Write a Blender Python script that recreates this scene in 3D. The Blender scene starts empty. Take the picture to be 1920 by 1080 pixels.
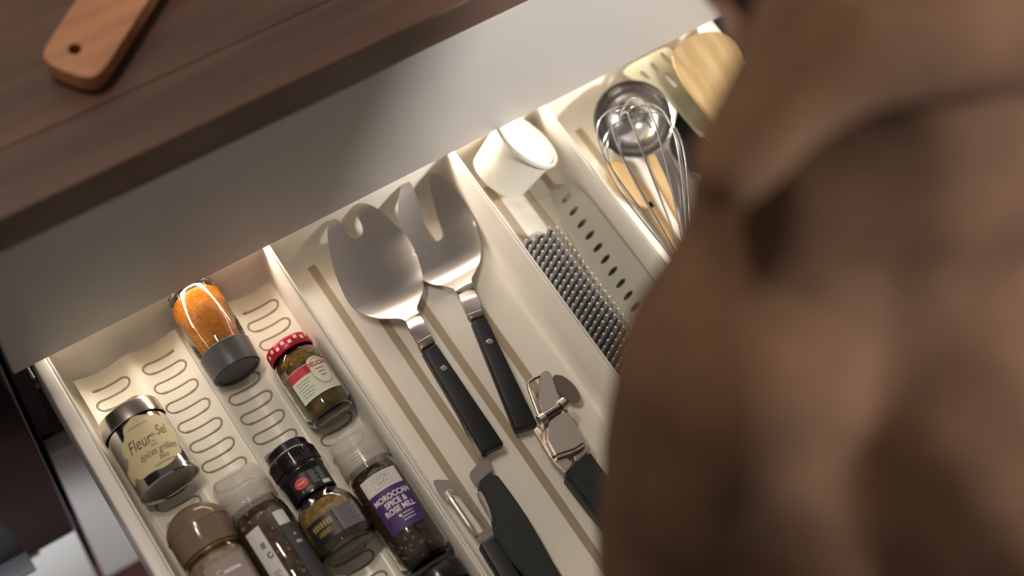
import bpy, bmesh, math, random
from mathutils import Vector, Matrix, noise
from mathutils.geometry import delaunay_2d_cdt
R_ = random.Random(7)
PI = math.pi
sc = bpy.context.scene
col = sc.collection

# ------------------------------------------------------------------ camera
FPX = 2900.0
CAM = Vector((-0.0697, -0.6321, 1.9716))
# rows: image right, image down, view direction (world coordinates)
ROW = (Vector((0.8276, -0.5522, 0.1008)), Vector((-0.4547, -0.7648, -0.4564)), Vector((0.3292, 0.3319, -0.8840)))
cd = bpy.data.cameras.new('camera'); cam = bpy.data.objects.new('camera', cd); col.objects.link(cam)
xr = ROW[0].normalized(); zr = (-ROW[2]).normalized(); yr = zr.cross(xr).normalized(); xr = yr.cross(zr)
cam.matrix_world = Matrix(((xr.x, yr.x, zr.x, CAM.x), (xr.y, yr.y, zr.y, CAM.y), (xr.z, yr.z, zr.z, CAM.z), (0, 0, 0, 1)))
cd.sensor_width = 36; cd.lens = FPX / 1920 * 36; cd.clip_start = 0.02
cd.dof.use_dof = True; cd.dof.focus_distance = 1.43; cd.dof.aperture_fstop = 1.9
sc.camera = cam

# ------------------------------------------------------------------ world, lights, exposure
w = bpy.data.worlds.new('world'); sc.world = w; w.use_nodes = True
w.node_tree.nodes['Background'].inputs[0].default_value = (1.0, 0.91, 0.82, 1)
w.node_tree.nodes['Background'].inputs[1].default_value = 0.175
sc.view_settings.view_transform = 'Standard'; sc.view_settings.look = 'None'
sc.view_settings.gamma = 1; sc.view_settings.use_curve_mapping = False
sc.view_settings.exposure = 0.0
def lamp(name, kind, loc, aim, energy, color, size=0.2, size_y=None, spot=None, blend=.5):
    l = bpy.data.lights.new(name, kind); l.energy = energy; l.color = color
    if kind == 'AREA':
        l.shape = 'RECTANGLE' if size_y else 'DISK'; l.size = size
        if size_y: l.size_y = size_y
    else: l.shadow_soft_size = size
    if spot: l.spot_size = math.radians(spot); l.spot_blend = blend
    o = bpy.data.objects.new(name, l); col.objects.link(o); o.location = loc
    o.rotation_euler = (Vector(aim) - Vector(loc)).to_track_quat('-Z', 'Y').to_euler()
    return o
# a key light behind and right of the person, an added narrow spot to brighten the lower fronts, two small ceiling spots over the worktop
lamp('right_key_light', 'AREA', (1.60, -1.30, 1.92), (0.5, 0, 0.8), 58, (1, .95, .90), .28)
lamp('lower_front_fill_spot', 'SPOT', (-.9, -1.8, 2.35), (-.06, 0, .03), 350, (.97, .98, 1), .04, spot=12.5, blend=.5)  # added fill, cone kept narrow so the upper front stays dim
lamp('ceiling_spot_near', 'AREA', (-.25, .12, 2.35), (.2, -.2, .65), 5.2, (1, .87, .73), .09)
lamp('ceiling_spot_far', 'AREA', (-.05, .30, 2.35), (.3, -.2, .65), 5.2, (1, .87, .73), .09)
# the light bar under the front rail of the cabinet (its lamp; the housing is built below)
lamp('drawer_light_bar_lamp', 'AREA', (.39, .034, .687), (.39, -.10, .60), 1.4, (1, .88, .76), .72, .012)

# ------------------------------------------------------------------ materials
def lin(c):
    if isinstance(c, str): c = tuple(int(c[i:i+2], 16) / 255 for i in (0, 2, 4))
    return tuple((v / 12.92 if v <= .04045 else ((v + .055) / 1.055) ** 2.4) for v in c[:3]) + (1,)
MATS = {}
def mat(name, c, rough=.5, metal=0, trans=0, ior=1.45, c2=None, scale=40, stretch=(1, 1, 1), bump=0, bscale=300, coat=0, sss=0, detail=3, emit=0, alpha=1, rnd=0):
    if name in MATS: return MATS[name]
    m = bpy.data.materials.new(name); m.use_nodes = True; nt = m.node_tree; b = nt.nodes['Principled BSDF']
    b.inputs['Base Color'].default_value = lin(c); b.inputs['Roughness'].default_value = rough
    b.inputs['Metallic'].default_value = metal; b.inputs['Transmission Weight'].default_value = trans; b.inputs['IOR'].default_value = ior
    b.inputs['Coat Weight'].default_value = coat; b.inputs['Alpha'].default_value = alpha
    if sss: b.inputs['Subsurface Weight'].default_value = sss; b.inputs['Subsurface Radius'].default_value = (.004, .003, .002)
    if emit: b.inputs['Emission Color'].default_value = lin(c); b.inputs['Emission Strength'].default_value = emit
    tc = nt.nodes.new('ShaderNodeTexCoord'); mp = nt.nodes.new('ShaderNodeMapping'); mp.inputs['Scale'].default_value = stretch
    nt.links.new(tc.outputs['Object'], mp.inputs[0])
    if rnd:
        oi = nt.nodes.new('ShaderNodeObjectInfo'); vm = nt.nodes.new('ShaderNodeVectorMath'); vm.operation = 'SCALE'; vm.inputs[0].default_value = (7.1, 3.3, 5.7)
        nt.links.new(oi.outputs['Random'], vm.inputs['Scale']); nt.links.new(vm.outputs[0], mp.inputs['Location'])
    if c2:
        n = nt.nodes.new('ShaderNodeTexNoise'); n.inputs['Scale'].default_value = scale; n.inputs['Detail'].default_value = detail
        nt.links.new(mp.outputs[0], n.inputs[0])
        r = nt.nodes.new('ShaderNodeValToRGB'); r.color_ramp.elements[0].position = .35; r.color_ramp.elements[1].position = .65
        r.color_ramp.elements[0].color = lin(c); r.color_ramp.elements[1].color = lin(c2)
        nt.links.new(n.outputs[0], r.inputs[0]); out = r.outputs[0]
        if rnd:
            hs = nt.nodes.new('ShaderNodeHueSaturation'); mr = nt.nodes.new('ShaderNodeMapRange')
            mr.inputs['To Min'].default_value = 1 - rnd; mr.inputs['To Max'].default_value = 1 + rnd
            nt.links.new(oi.outputs['Random'], mr.inputs[0]); nt.links.new(mr.outputs[0], hs.inputs['Value']); nt.links.new(out, hs.inputs['Color']); out = hs.outputs[0]
        nt.links.new(out, b.inputs['Base Color'])
    if bump:
        n2 = nt.nodes.new('ShaderNodeTexNoise'); n2.inputs['Scale'].default_value = bscale
        nt.links.new(mp.outputs[0], n2.inputs[0])
        bp = nt.nodes.new('ShaderNodeBump'); bp.inputs['Strength'].default_value = bump; bp.inputs['Distance'].default_value = .002
        nt.links.new(n2.outputs[0], bp.inputs['Height']); nt.links.new(bp.outputs[0], b.inputs['Normal'])
    MATS[name] = m; return m
walnut = mat('walnut', '5f4131', .42, c2='483025', scale=4, stretch=(1.2, 9, 9), detail=4, bump=.03, bscale=30, rnd=.22)
board_wood = mat('board_wood', 'a87550', .5, c2='966544', scale=5, stretch=(3, 22, 22), detail=4)
pale_wood = mat('pale_wood', 'c6ab7c', .55, c2='b69666', scale=6, stretch=(20, 3, 20), detail=4)
front_grey = mat('front_grey', 'b4b1ae', .52)
white_front = mat('white_front', 'd8d8d5', .35)
carcass_dark = mat('carcass_dark', '3a3a3e', .55)
black_glass = mat('black_glass', '1b1c20', .22, coat=.1)
oven_trim = mat('oven_trim', '8e9094', .4, metal=.7)
drawer_white = mat('drawer_white', 'e3dfd8', .38)
tray_white = mat('tray_white', 'e4dfd4', .4)
insert_white = mat('insert_white', 'e6e2d4', .28)
grip_line = mat('grip_line', '9a8f76', .6)
strip_tan = mat('strip_tan', 'a59680', .75, bump=.2, bscale=900)
steel = mat('steel', 'aaa39e', .30, metal=1, c2='a59e99', scale=60, stretch=(1, 8, 1))
steel_satin = mat('steel_satin', 'c8beb4', .36, metal=1)
steel_bright = mat('steel_bright', 'd4d2d0', .16, metal=1)
steel_dark = mat('steel_dark', '8a7f78', .3, metal=1)
tin_metal = mat('tin_metal', 'd8d6d4', .13, metal=1)
black_plastic = mat('black_plastic', '1c2022', .45, bump=.05, bscale=1500)
black_gloss = mat('black_gloss', '17171a', .2)
dark_grey = mat('dark_grey', '4a4a4c', .38)
cream_label = mat('cream_label', 'd9cba2', .6)
ink = mat('ink', '5b4a33', .7)
ink_grey = mat('ink_grey', '8a857e', .7)
ink_dark = mat('ink_dark', '2e2c2e', .7)
white_label = mat('white_label', 'dcdad6', .6)
purple_label = mat('purple_label', '482d6c', .55)
white_ink = mat('white_ink', 'e6e0e4', .6)
red_lid = mat('red_lid', 'c01f33', .3)
pink_white = mat('pink_white', 'f0dcdc', .4)
red_ink = mat('red_ink', 'c33a50', .6)
green_label = mat('green_label', 'd9dcc6', .6)
black_label = mat('black_label', '1f1d22', .45)
red_oval = mat('red_oval', 'd8404c', .5)
grey_label = mat('grey_label', '85838a', .55)
gold_ink = mat('gold_ink', 'a98f52', .5)
slate_label = mat('slate_label', '44494d', .55)
glass = mat('glass', 'f6f8f6', .02, trans=1, ior=1.46)
clear_plastic = mat('clear_plastic', 'e9e2da', .08, alpha=.30)
frosted = mat('frosted', 'a88f7b', .12, trans=.5, ior=1.4)
orange_spice = mat('orange_spice', 'ee9a30', .8, c2='d87f1c', scale=300, bump=.6, bscale=700)
olive_fill = mat('olive_fill', 'a07a20', .45, c2='5c4a16', scale=90, bump=.4, bscale=200, rnd=.3)
pepper_dark = mat('pepper_dark', '563b2e', .7, c2='7a5a44', scale=150, bump=.5, bscale=400, rnd=.5)
pepper_red = mat('pepper_red', '6a3024', .6)
pepper_tan = mat('pepper_tan', 'c09a62', .6)
pepper_green = mat('pepper_green', '5c5a38', .6)
herb_fill = mat('herb_fill', 'b48a50', .75, c2='8a6a38', scale=200, bump=.5, bscale=500)
white_plastic = mat('white_plastic', 'd6d2c6', .35, sss=.1)
plate_grey = mat('plate_grey', 'aeab9e', .5)
hole_grey = mat('hole_grey', '7d7a70', .7)
brush_black = mat('brush_black', '222124', .5)
pin_metal = mat('pin_metal', 'd6d4d0', .35, metal=.6)
olive_plastic = mat('olive_plastic', '9d9a82', .35, trans=.15)
sweater_m = mat('sweater_m', '614530', .95, c2='553c2a', scale=25, bump=.5, bscale=500)
trouser_m = mat('trouser_m', '2e3038', .9, bump=.3, bscale=600)
skin_m = mat('skin_m', 'c99a80', .5, sss=.15)
hair_m = mat('hair_m', '2c2320', .5, c2='3c302a', scale=120, stretch=(1, 1, 8), bump=.6, bscale=300)
shoe_m = mat('shoe_m', '26262a', .6)
eye_white = mat('eye_white', 'e8e4de', .2)
floor_m = mat('floor_m', '53302a', .5, c2='45261f', scale=4, stretch=(2, 16, 1), detail=4)
wall_m = mat('wall_m', 'c8c4bd', .8, bump=.05, bscale=200)
led_m = mat('led_m', 'ffe2b4', .4, emit=3)
alu = mat('alu', 'b0b0b2', .35, metal=.9)

# ------------------------------------------------------------------ helpers
def tag(o, label=None, cat=None, group=None, kind=None):
    if label: o['label'] = label
    if cat: o['category'] = cat
    if group: o['group'] = group
    if kind: o['kind'] = kind
    return o
def thing(name, label, cat, loc=(0, 0, 0), rot=(0, 0, 0), group=None):
    o = bpy.data.objects.new(name, None); col.objects.link(o); o.empty_display_size = .02
    o.location = loc; o.rotation_euler = rot
    return tag(o, label, cat, group)
def link(name, me, m, parent=None, loc=None):
    o = bpy.data.objects.new(name, me); col.objects.link(o)
    if m is not None and not me.materials: me.materials.append(m)
    if parent: o.parent = parent
    if loc is not None: o.location = loc
    return o
def shade(me, ang=35):
    for p in me.polygons: p.use_smooth = True
    try: me.set_sharp_from_angle(angle=math.radians(ang))
    except Exception: pass
def obj(name, bm, m, parent=None, loc=None, smooth=True, ang=35, off=None):
    """bm -> one mesh object; off: world point subtracted from the vertices (things built in world coordinates)"""
    if off is not None: bmesh.ops.translate(bm, verts=bm.verts, vec=-Vector(off))
    me = bpy.data.meshes.new(name); bmesh.ops.recalc_face_normals(bm, faces=bm.faces); bm.to_mesh(me); bm.free()
    if smooth: shade(me, ang)
    return link(name, me, m, parent, loc)
def add_box(bm, lo, hi, bev=0, seg=2):
    vs = [bm.verts.new((x, y, z)) for x in (lo[0], hi[0]) for y in (lo[1], hi[1]) for z in (lo[2], hi[2])]
    fs = [bm.faces.new([vs[i] for i in f]) for f in ((0, 1, 3, 2), (4, 6, 7, 5), (0, 4, 5, 1), (2, 3, 7, 6), (0, 2, 6, 4), (1, 5, 7, 3))]
    if bev:
        es = list({e for f in fs for e in f.edges}); bmesh.ops.bevel(bm, geom=es, offset=bev, segments=seg, affect='EDGES', profile=.5)
def box(lo, hi, bev=0, seg=2):
    bm = bmesh.new(); add_box(bm, lo, hi, bev, seg); return bm
def add_lathe(bm, prof, n=40, close=False, a0=0, a1=2 * PI):
    """prof [(r, z)...] round local Z"""
    full = abs(a1 - a0 - 2 * PI) < 1e-6; cnt = n if full else n + 1; rings = []
    for r, z in prof:
        if r < 1e-7: rings.append([bm.verts.new((0, 0, z))])
        else: rings.append([bm.verts.new((r * math.sin(a0 + (a1 - a0) * i / n), -r * math.cos(a0 + (a1 - a0) * i / n), z)) for i in range(cnt)])
    prs = list(zip(rings, rings[1:])) + ([(rings[-1], rings[0])] if close else [])
    for A, B in prs:
        for i in range(n):
            j = (i + 1) % cnt
            if len(A) == 1 and len(B) == 1: continue
            try:
                if len(A) == 1: bm.faces.new((A[0], B[j], B[i]))
                elif len(B) == 1: bm.faces.new((A[i], A[j], B[0]))
                else: bm.faces.new((A[i], A[j], B[j], B[i]))
            except ValueError: pass
def lathe(prof, n=40, **k):
    bm = bmesh.new(); add_lathe(bm, prof, n, **k); return bm
def add_tube(bm, pts, rad, n=8, closed=False, cap=True):
    pts = [Vector(p) for p in pts]; N = len(pts); rings = []; prev = None
    for i, p in enumerate(pts):
        a = pts[(i - 1) % N] if (closed or i) else p; b = pts[(i + 1) % N] if (closed or i < N - 1) else p
        t = (b - a).normalized()
        if prev is None:
            u = t.orthogonal().normalized()
        else:
            u = (prev - t * prev.dot(t)); u = u.normalized() if u.length > 1e-6 else t.orthogonal().normalized()
        prev = u; v = t.cross(u); r = rad[i] if isinstance(rad, (list, tuple)) else rad
        rings.append([bm.verts.new(p + (u * math.cos(2 * PI * k / n) + v * math.sin(2 * PI * k / n)) * r) for k in range(n)])
    rng = range(N if closed else N - 1)
    for i in rng:
        A, B = rings[i], rings[(i + 1) % N]
        for k in range(n): bm.faces.new((A[k], A[(k + 1) % n], B[(k + 1) % n], B[k]))
    if cap and not closed: bm.faces.new(rings[0][::-1]); bm.faces.new(rings[-1])
def tube(pts, rad, n=8, **k):
    bm = bmesh.new(); add_tube(bm, pts, rad, n, **k); return bm
def ray(px, py):
    return (ROW[0] * (px - 960) + ROW[1] * (py - 540) + ROW[2] * FPX) / FPX
def G(px, py, z):
    """point where the sight line of a photo pixel meets the height z"""
    d = ray(px, py); return CAM + d * ((z - CAM.z) / d.z)
def Gf(px, py, zf, n=6):
    p = G(px, py, .64)
    for _ in range(n): p = G(px, py, zf(p.x, p.y))
    return p
def D(px, py, depth): return CAM + ray(px, py) * depth
def smooth_poly(pts, it=2):
    for _ in range(it):
        q = []
        for i in range(len(pts)):
            a, b = pts[i], pts[(i + 1) % len(pts)]
            q += [(a[0] * .75 + b[0] * .25, a[1] * .75 + b[1] * .25), (a[0] * .25 + b[0] * .75, a[1] * .25 + b[1] * .75)]
        pts = q
    return pts
def inside(p, poly):
    c = False; n = len(poly)
    for i in range(n):
        a, b = poly[i], poly[i - 1]
        if (a[1] > p[1]) != (b[1] > p[1]) and p[0] < (b[0] - a[0]) * (p[1] - a[1]) / (b[1] - a[1]) + a[0]: c = not c
    return c
def sheet(outline, zf, th, step=.004, holes=(), nrm=True):
    """solid sheet: plan outline [(x,y)], height field zf(x,y), thickness th below it"""
    loops = [outline] + list(holes); vs = []; es = []
    for L in loops:
        o = len(vs); vs += [Vector((p[0], p[1])) for p in L]; es += [(o + i, o + (i + 1) % len(L)) for i in range(len(L))]
    xs = [p[0] for p in outline]; ys = [p[1] for p in outline]
    x = min(xs) + step / 2; row = 0
    while x < max(xs):
        y = min(ys) + (step / 2 if row % 2 else 0)
        while y < max(ys):
            if inside((x, y), outline) and not any(inside((x, y), h) for h in holes):
                d = min((Vector((x, y)) - v).length for v in vs[:len(vs)]) if len(vs) < 400 else 1
                if d > step * .45: pass
                vs_add.append(Vector((x, y))) if d > step * .45 else None
            y += step
        x += step * .87; row += 1
    allv = vs + vs_add; vs_add.clear()
    rv, re, rf, ov, oe, of = delaunay_2d_cdt(allv, es, [], 0, 1e-7)
    bm = bmesh.new(); top = [bm.verts.new((v.x, v.y, zf(v.x, v.y))) for v in rv]; bot = [bm.verts.new((v.x, v.y, zf(v.x, v.y) - th)) for v in rv]
    keep = []
    for f in rf:
        c = sum((rv[i] for i in f), Vector((0, 0))) / len(f)
        if inside(c, outline) and not any(inside(c, h) for h in holes): keep.append(f)
    cnt = {}
    for f in keep:
        bm.faces.new([top[i] for i in f]); bm.faces.new([bot[i] for i in reversed(f)])
        for i in range(len(f)):
            a, b = f[i], f[(i + 1) % len(f)]; cnt[(a, b)] = 1
    for a, b in cnt:
        if (b, a) not in cnt: bm.faces.new((top[a], bot[a], bot[b], top[b]))
    bmesh.ops.delete(bm, geom=[v for v in bm.verts if not v.link_faces], context='VERTS')
    return bm
vs_add = []
def prism(pts, z0, z1, bev=0, seg=2):
    bm = bmesh.new(); f = bm.faces.new([bm.verts.new((p[0], p[1], z0)) for p in pts])
    r = bmesh.ops.extrude_face_region(bm, geom=[f]); bmesh.ops.translate(bm, verts=[v for v in r['geom'] if isinstance(v, bmesh.types.BMVert)], vec=(0, 0, z1 - z0))
    if bev: bmesh.ops.bevel(bm, geom=bm.edges[:], offset=bev, segments=seg, affect='EDGES', profile=.5)
    return bm
def hexa(top, th, bev=.002, seg=3, scale=1.0):
    """slab under four top points, th a number or one per point"""
    bm = bmesh.new(); t = [bm.verts.new(p) for p in top]
    ths = th if isinstance(th, (list, tuple)) else [th] * 4
    b = [bm.verts.new(Vector(p) - Vector((0, 0, h))) for p, h in zip(top, ths)]
    bm.faces.new(t); bm.faces.new(b[::-1])
    for i in range(4): bm.faces.new((t[i], b[i], b[(i + 1) % 4], t[(i + 1) % 4]))
    if bev: bmesh.ops.bevel(bm, geom=bm.edges[:], offset=bev, segments=seg, affect='EDGES', profile=.5)
    return bm
_font = {}
def text_pts(s, size, italic=0.0, bold=0.0, sx=1.0):
    """flat lettering -> (verts 2D, faces), centred"""
    key = (s, size, italic, bold, sx)
    if key in _font: return _font[key]
    c = bpy.data.curves.new('txt', 'FONT'); c.body = s; c.size = size; c.align_x = 'CENTER'; c.align_y = 'CENTER'; c.shear = italic; c.offset = bold; c.resolution_u = 3
    o = bpy.data.objects.new('txt', c); col.objects.link(o)
    dg = bpy.context.evaluated_depsgraph_get(); me = bpy.data.meshes.new_from_object(o.evaluated_get(dg))
    v = [(p.co.x * sx, p.co.y) for p in me.vertices]; f = [tuple(p.vertices) for p in me.polygons]
    bpy.data.objects.remove(o); bpy.data.curves.remove(c); bpy.data.meshes.remove(me)
    _font[key] = (v, f); return v, f
def wrap(u, v, r): return (r * math.sin(u / r), -r * math.cos(u / r), v)
def add_text(bm, s, size, r, u0, z0, **k):
    v, f = text_pts(s, size, **k); vs = [bm.verts.new(wrap(u0 + p[0], z0 + p[1], r)) for p in v]
    for q in f:
        try: bm.faces.new([vs[i] for i in q])
        except ValueError: pass
def add_patch(bm, poly, r, r_in=None, step=.002):
    """a label: plan polygon (u, v) wrapped on a cylinder of radius r"""
    xs = [p[0] for p in poly]; n = max(1, int((max(xs) - min(xs)) / step))
    vs = [Vector(p) for p in poly]; es = [(i, (i + 1) % len(vs)) for i in range(len(vs))]; extra = []
    ys = [p[1] for p in poly]
    for i in range(1, n):
        x = min(xs) + (max(xs) - min(xs)) * i / n
        for j in range(0, 9):
            y = min(ys) + (max(ys) - min(ys)) * j / 8
            if inside((x, y), poly): extra.append(Vector((x, y)))
    rv, re, rf, _, _, _ = delaunay_2d_cdt(vs + extra, es, [], 0, 1e-7)
    bv = [bm.verts.new(wrap(v.x, v.y, r)) for v in rv]
    for f in rf:
        c = sum((rv[i] for i in f), Vector((0, 0))) / len(f)
        if inside(c, poly):
            try: bm.faces.new([bv[i] for i in f])
            except ValueError: pass
    bmesh.ops.delete(bm, geom=[v for v in bm.verts if not v.link_faces], context='VERTS')
def rectp(u0, u1, v0, v1, n=14):
    return [(u0 + (u1 - u0) * i / n, v0) for i in range(n + 1)] + [(u1 - (u1 - u0) * i / n, v1) for i in range(n + 1)]
def patch(name, poly, r, m, parent, **k):
    bm = bmesh.new(); add_patch(bm, poly, r, **k); return obj(name, bm, m, parent)
def ellp(cu, cv, a, b, n=28, rot=0):
    return [(cu + a * math.cos(t) * math.cos(rot) - b * math.sin(t) * math.sin(rot), cv + a * math.cos(t) * math.sin(rot) + b * math.sin(t) * math.cos(rot)) for t in (2 * PI * i / n for i in range(n))]
def granules(n, r, z0, z1, size, seed=1, up=True, top=None):
    """loose grains packed against the inside of a bottle"""
    rr = random.Random(seed); bm = bmesh.new()
    for _ in range(n):
        a = rr.uniform(-1.9, 1.9); z = rr.uniform(z0, z1); q = r - size * rr.uniform(.6, 1.0)
        if top and top(a, z): continue
        M = Matrix.Translation((q * math.sin(a), -q * math.cos(a), z)) @ Matrix.Rotation(rr.uniform(0, 6), 4, Vector((rr.uniform(-1, 1), rr.uniform(-1, 1), rr.uniform(-1, 1))).normalized()) @ Matrix.Diagonal((1, rr.uniform(.6, 1), rr.uniform(.6, 1.2), 1))
        bmesh.ops.create_icosphere(bm, subdivisions=1, radius=size * rr.uniform(.6, 1), matrix=M)
    return bm

# ------------------------------------------------------------------ the setting
ZP = .70          # underside of the closed upper front; the open drawer slides out below it
ZF = .615         # floor of the organiser trays
ZR = .670         # rim of drawer and trays
tag(obj('floor', box((-2.4, -2.4, -.04), (2.4, .66, 0)), floor_m), kind='structure')
tag(obj('wall_back', box((-2.4, .62, 0), (2.4, .70, 2.6)), wall_m), kind='structure')

# ------------------------------------------------------------------ drawer cabinet with the open drawer
XL, XR = -.0205, .800
cabinet = thing('kitchen_cabinet', 'light grey kitchen drawer cabinet with its middle drawer pulled open under the worktop', 'cabinet', (.39, .3, 0))
cof = (.39, .3, 0)
obj('carcass_side', box((XL, .022, .08), (XL + .016, .58, .894), .0006), carcass_dark, cabinet, off=cof)
obj('carcass_side', box((XR - .016, .022, .08), (XR, .58, .894), .0006), carcass_dark, cabinet, off=cof)
obj('carcass_back', box((XL + .016, .565, .08), (XR - .016, .58, .894)), carcass_dark, cabinet, off=cof)
obj('carcass_bottom', box((XL + .016, .022, .08), (XR - .016, .565, .096)), carcass_dark, cabinet, off=cof)
obj('cross_rail', box((XL + .016, .024, .700), (XR - .016, .09, .714)), carcass_dark, cabinet, off=cof)
obj('plinth', box((XL, .06, 0), (XR, .076, .08)), carcass_dark, cabinet, off=cof)
f1 = obj('drawer_front', box((XL + .001, 0, ZP - .005), (XR - .001, .020, .893), .0022, 3), front_grey, cabinet, off=cof)
f3 = obj('drawer_front', box((XL + .001, 0, .083), (XR - .001, .020, .497), .0022, 3), front_grey, cabinet, off=cof)
for s, x in ((0, XL + .0165), (1, XR - .0205)):
    obj('drawer_runner', box((x, .03, .585), (x + .004, .52, .598), .0005), alu, cabinet, off=cof)
drawer = bpy.data.objects.new('open_drawer', None); col.objects.link(drawer); drawer.parent = cabinet; drawer.location = Vector((.39, -.25, .6)) - Vector(cof)
dof_ = (.39, -.25, .6)
def dpart(name, bm, m): return obj(name, bm, m, drawer, off=dof_)
dpart('drawer_side', box((0.0, -.502, .592), (.0125, .036, ZR + .002), .0016, 3), drawer_white)
dpart('drawer_side', box((.7635, -.502, .592), (.776, .036, ZR + .002), .0016, 3), drawer_white)
dpart('drawer_back', box((.0125, .024, .600), (.7635, .036, ZR + .002), .0012), drawer_white)
dpart('drawer_bottom', box((.0125, -.502, .598), (.7635, .024, .609)), drawer_white)
df = dpart('drawer_front', box((XL + .001, -.522, .503), (XR - .001, -.502, ZP - .006), .0022, 3), front_grey)
# light bar under the cross rail
lb = thing('drawer_light_bar', 'slim aluminium light bar fixed under the cabinet rail above the open drawer', 'lamp', (.39, .034, .694))
obj('housing', box((-.365, -.009, -.003), (.365, .009, .006), .001), alu, lb)
obj('diffuser', box((-.36, -.007, -.0052), (.36, .007, -.003), .0006), led_m, lb)

# worktop of glued staves
wt = thing('worktop', 'dark walnut butcher block worktop made of glued staves', 'worktop', (.3, .3, .9))
wof = (.3, .3, .9)
obj('core', box((-2.0, .003, .900), (2.2, .618, .936)), mat('walnut_core', '4a3228', .6), wt, off=wof)
ystep = [-.004, .052, .108, .172, .228, .285, .345, .40, .46, .52, .57, .618]
offs = [.62, .50, .345, .75, .18, .55, .05, .8, .3, .66, .12]
for i in range(len(ystep) - 1):
    x = -2.0 + (offs[i] * .9) % .9 - .9
    k = 0
    while x < 2.2:
        L = (.62, .95, .78, .56)[(i * 3 + k) % 4]; a, b = max(x, -2.0), min(x + L, 2.2)
        if b - a > .02:
            z0 = .900 if i == 0 else .936
            obj('stave', box((a + .00004, ystep[i] + .00004, z0), (b - .00004, ystep[i + 1] - .00004, .9436 + R_.uniform(-.0001, .0001)), .0010 if i == 0 else .00012, 1), walnut, wt, off=(.5 * (a + b), .3, .9), loc=(.5 * (a + b) - .3, 0, 0))
        x += L; k += 1
# cutting board with a handle, on the worktop
ZB = .9437
hd = [G(*p, .968) for p in ((65, 108), (131, 0), (290, 0), (182, 158), (80, 132))]
hp = G(140, 92, .968)
ax = ((hd[1] + hd[2]) / 2 - (hd[0] + hd[3]) / 2); ax.z = 0; ax.normalize(); sd = Vector((ax.y, -ax.x, 0)); end = (hd[0] + hd[3]) / 2; end.z = 0
hw = abs((hd[0] - hd[3]).dot(sd)) / 2 * .93
def bl(s, t): q = end + ax * s + sd * t; return (q.x, q.y)
out = [bl(.010, hw), bl(.05, hw * 1.0), bl(.13, hw * .98), bl(.165, hw * 1.15), bl(.20, .085), bl(.24, .105), bl(.34, .108), bl(.45, .10), bl(.49, .08), bl(.50, 0), bl(.49, -.08), bl(.45, -.10), bl(.34, -.108), bl(.24, -.105), bl(.20, -.085), bl(.165, -hw * 1.15), bl(.13, -hw * .98), bl(.05, -hw), bl(.010, -hw), bl(.001, -hw * .72), bl(-.001, 0), bl(.001, hw * .72)]
hole = ellp(hp.x, hp.y, .0052, .0052, 20)
cb = thing('cutting_board', 'thick light wooden paddle board with a hole in its handle', 'cutting board', (end.x, end.y, ZB))
bm = sheet(smooth_poly(out, 2), lambda x, y: .968, .018, .012, holes=[hole])
es = [e for e in bm.edges if len(e.link_faces) == 2 and e.calc_face_angle(0) > 1.2 and e.verts[0].co.z > .96 and e.verts[1].co.z > .96 and (e.verts[0].co - Vector((hp.x, hp.y, .968))).length > .008]
bmesh.ops.bevel(bm, geom=es, offset=.004, segments=3, affect='EDGES', profile=.5, clamp_overlap=True)
obj('board', bm, board_wood, cb, off=(end.x, end.y, ZB))
for s in (.26, .43):
    a = end + ax * s
    obj('foot_bar', prism([bl(s - .012, .085), bl(s + .012, .085), bl(s + .012, -.085), bl(s - .012, -.085)], ZB, .950, .001), board_wood, cb, off=(end.x, end.y, ZB))

# oven column on the left
ov = thing('oven', 'built-in oven with a plain black glass front beside the drawer cabinet', 'oven', (-.325, .25, .285))
oof = (-.325, .25, .285)
obj('door_glass', box((-.622, -.003, .287), (-.029, .017, .89), .0015), black_glass, ov, off=oof)
obj('housing', box((-.615, .017, .287), (-.036, .56, .885)), carcass_dark, ov, off=oof)
obj('edge_trim', box((-.0288, -.001, .287), (-.0262, .017, .89), .0004), oven_trim, ov, off=oof)
vg = obj('vent_trim', box((-.60, -.026, .298), (-.083, -.0035, .309), .0015), oven_trim, ov, off=oof)
oc = thing('oven_cabinet', 'white cabinet under the oven with one drawer front', 'cabinet', (-.325, .25, 0))
ocf = (-.325, .25, 0)
obj('drawer_front', box((-.622, 0, .083), (-.028, .02, .279), .002), white_front, oc, off=ocf)
obj('carcass', box((-.622, .022, .08), (-.0215, .58, .283)), carcass_dark, oc, off=ocf)
obj('plinth', box((-.622, .06, 0), (-.022, .076, .08)), carcass_dark, oc, off=ocf)
# unit to the right
rc = thing('base_cabinet', 'dark fronted kitchen unit next to the open drawer end', 'cabinet', (1.1, .3, 0))
rcf = (1.1, .3, 0)
obj('carcass', box((.803, .022, .08), (1.40, .58, .894)), carcass_dark, rc, off=rcf)
obj('door', box((.804, 0, .083), (1.398, .02, .893), .002), carcass_dark, rc, off=rcf)
obj('plinth', box((.803, .06, 0), (1.40, .076, .08)), carcass_dark, rc, off=rcf)

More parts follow.
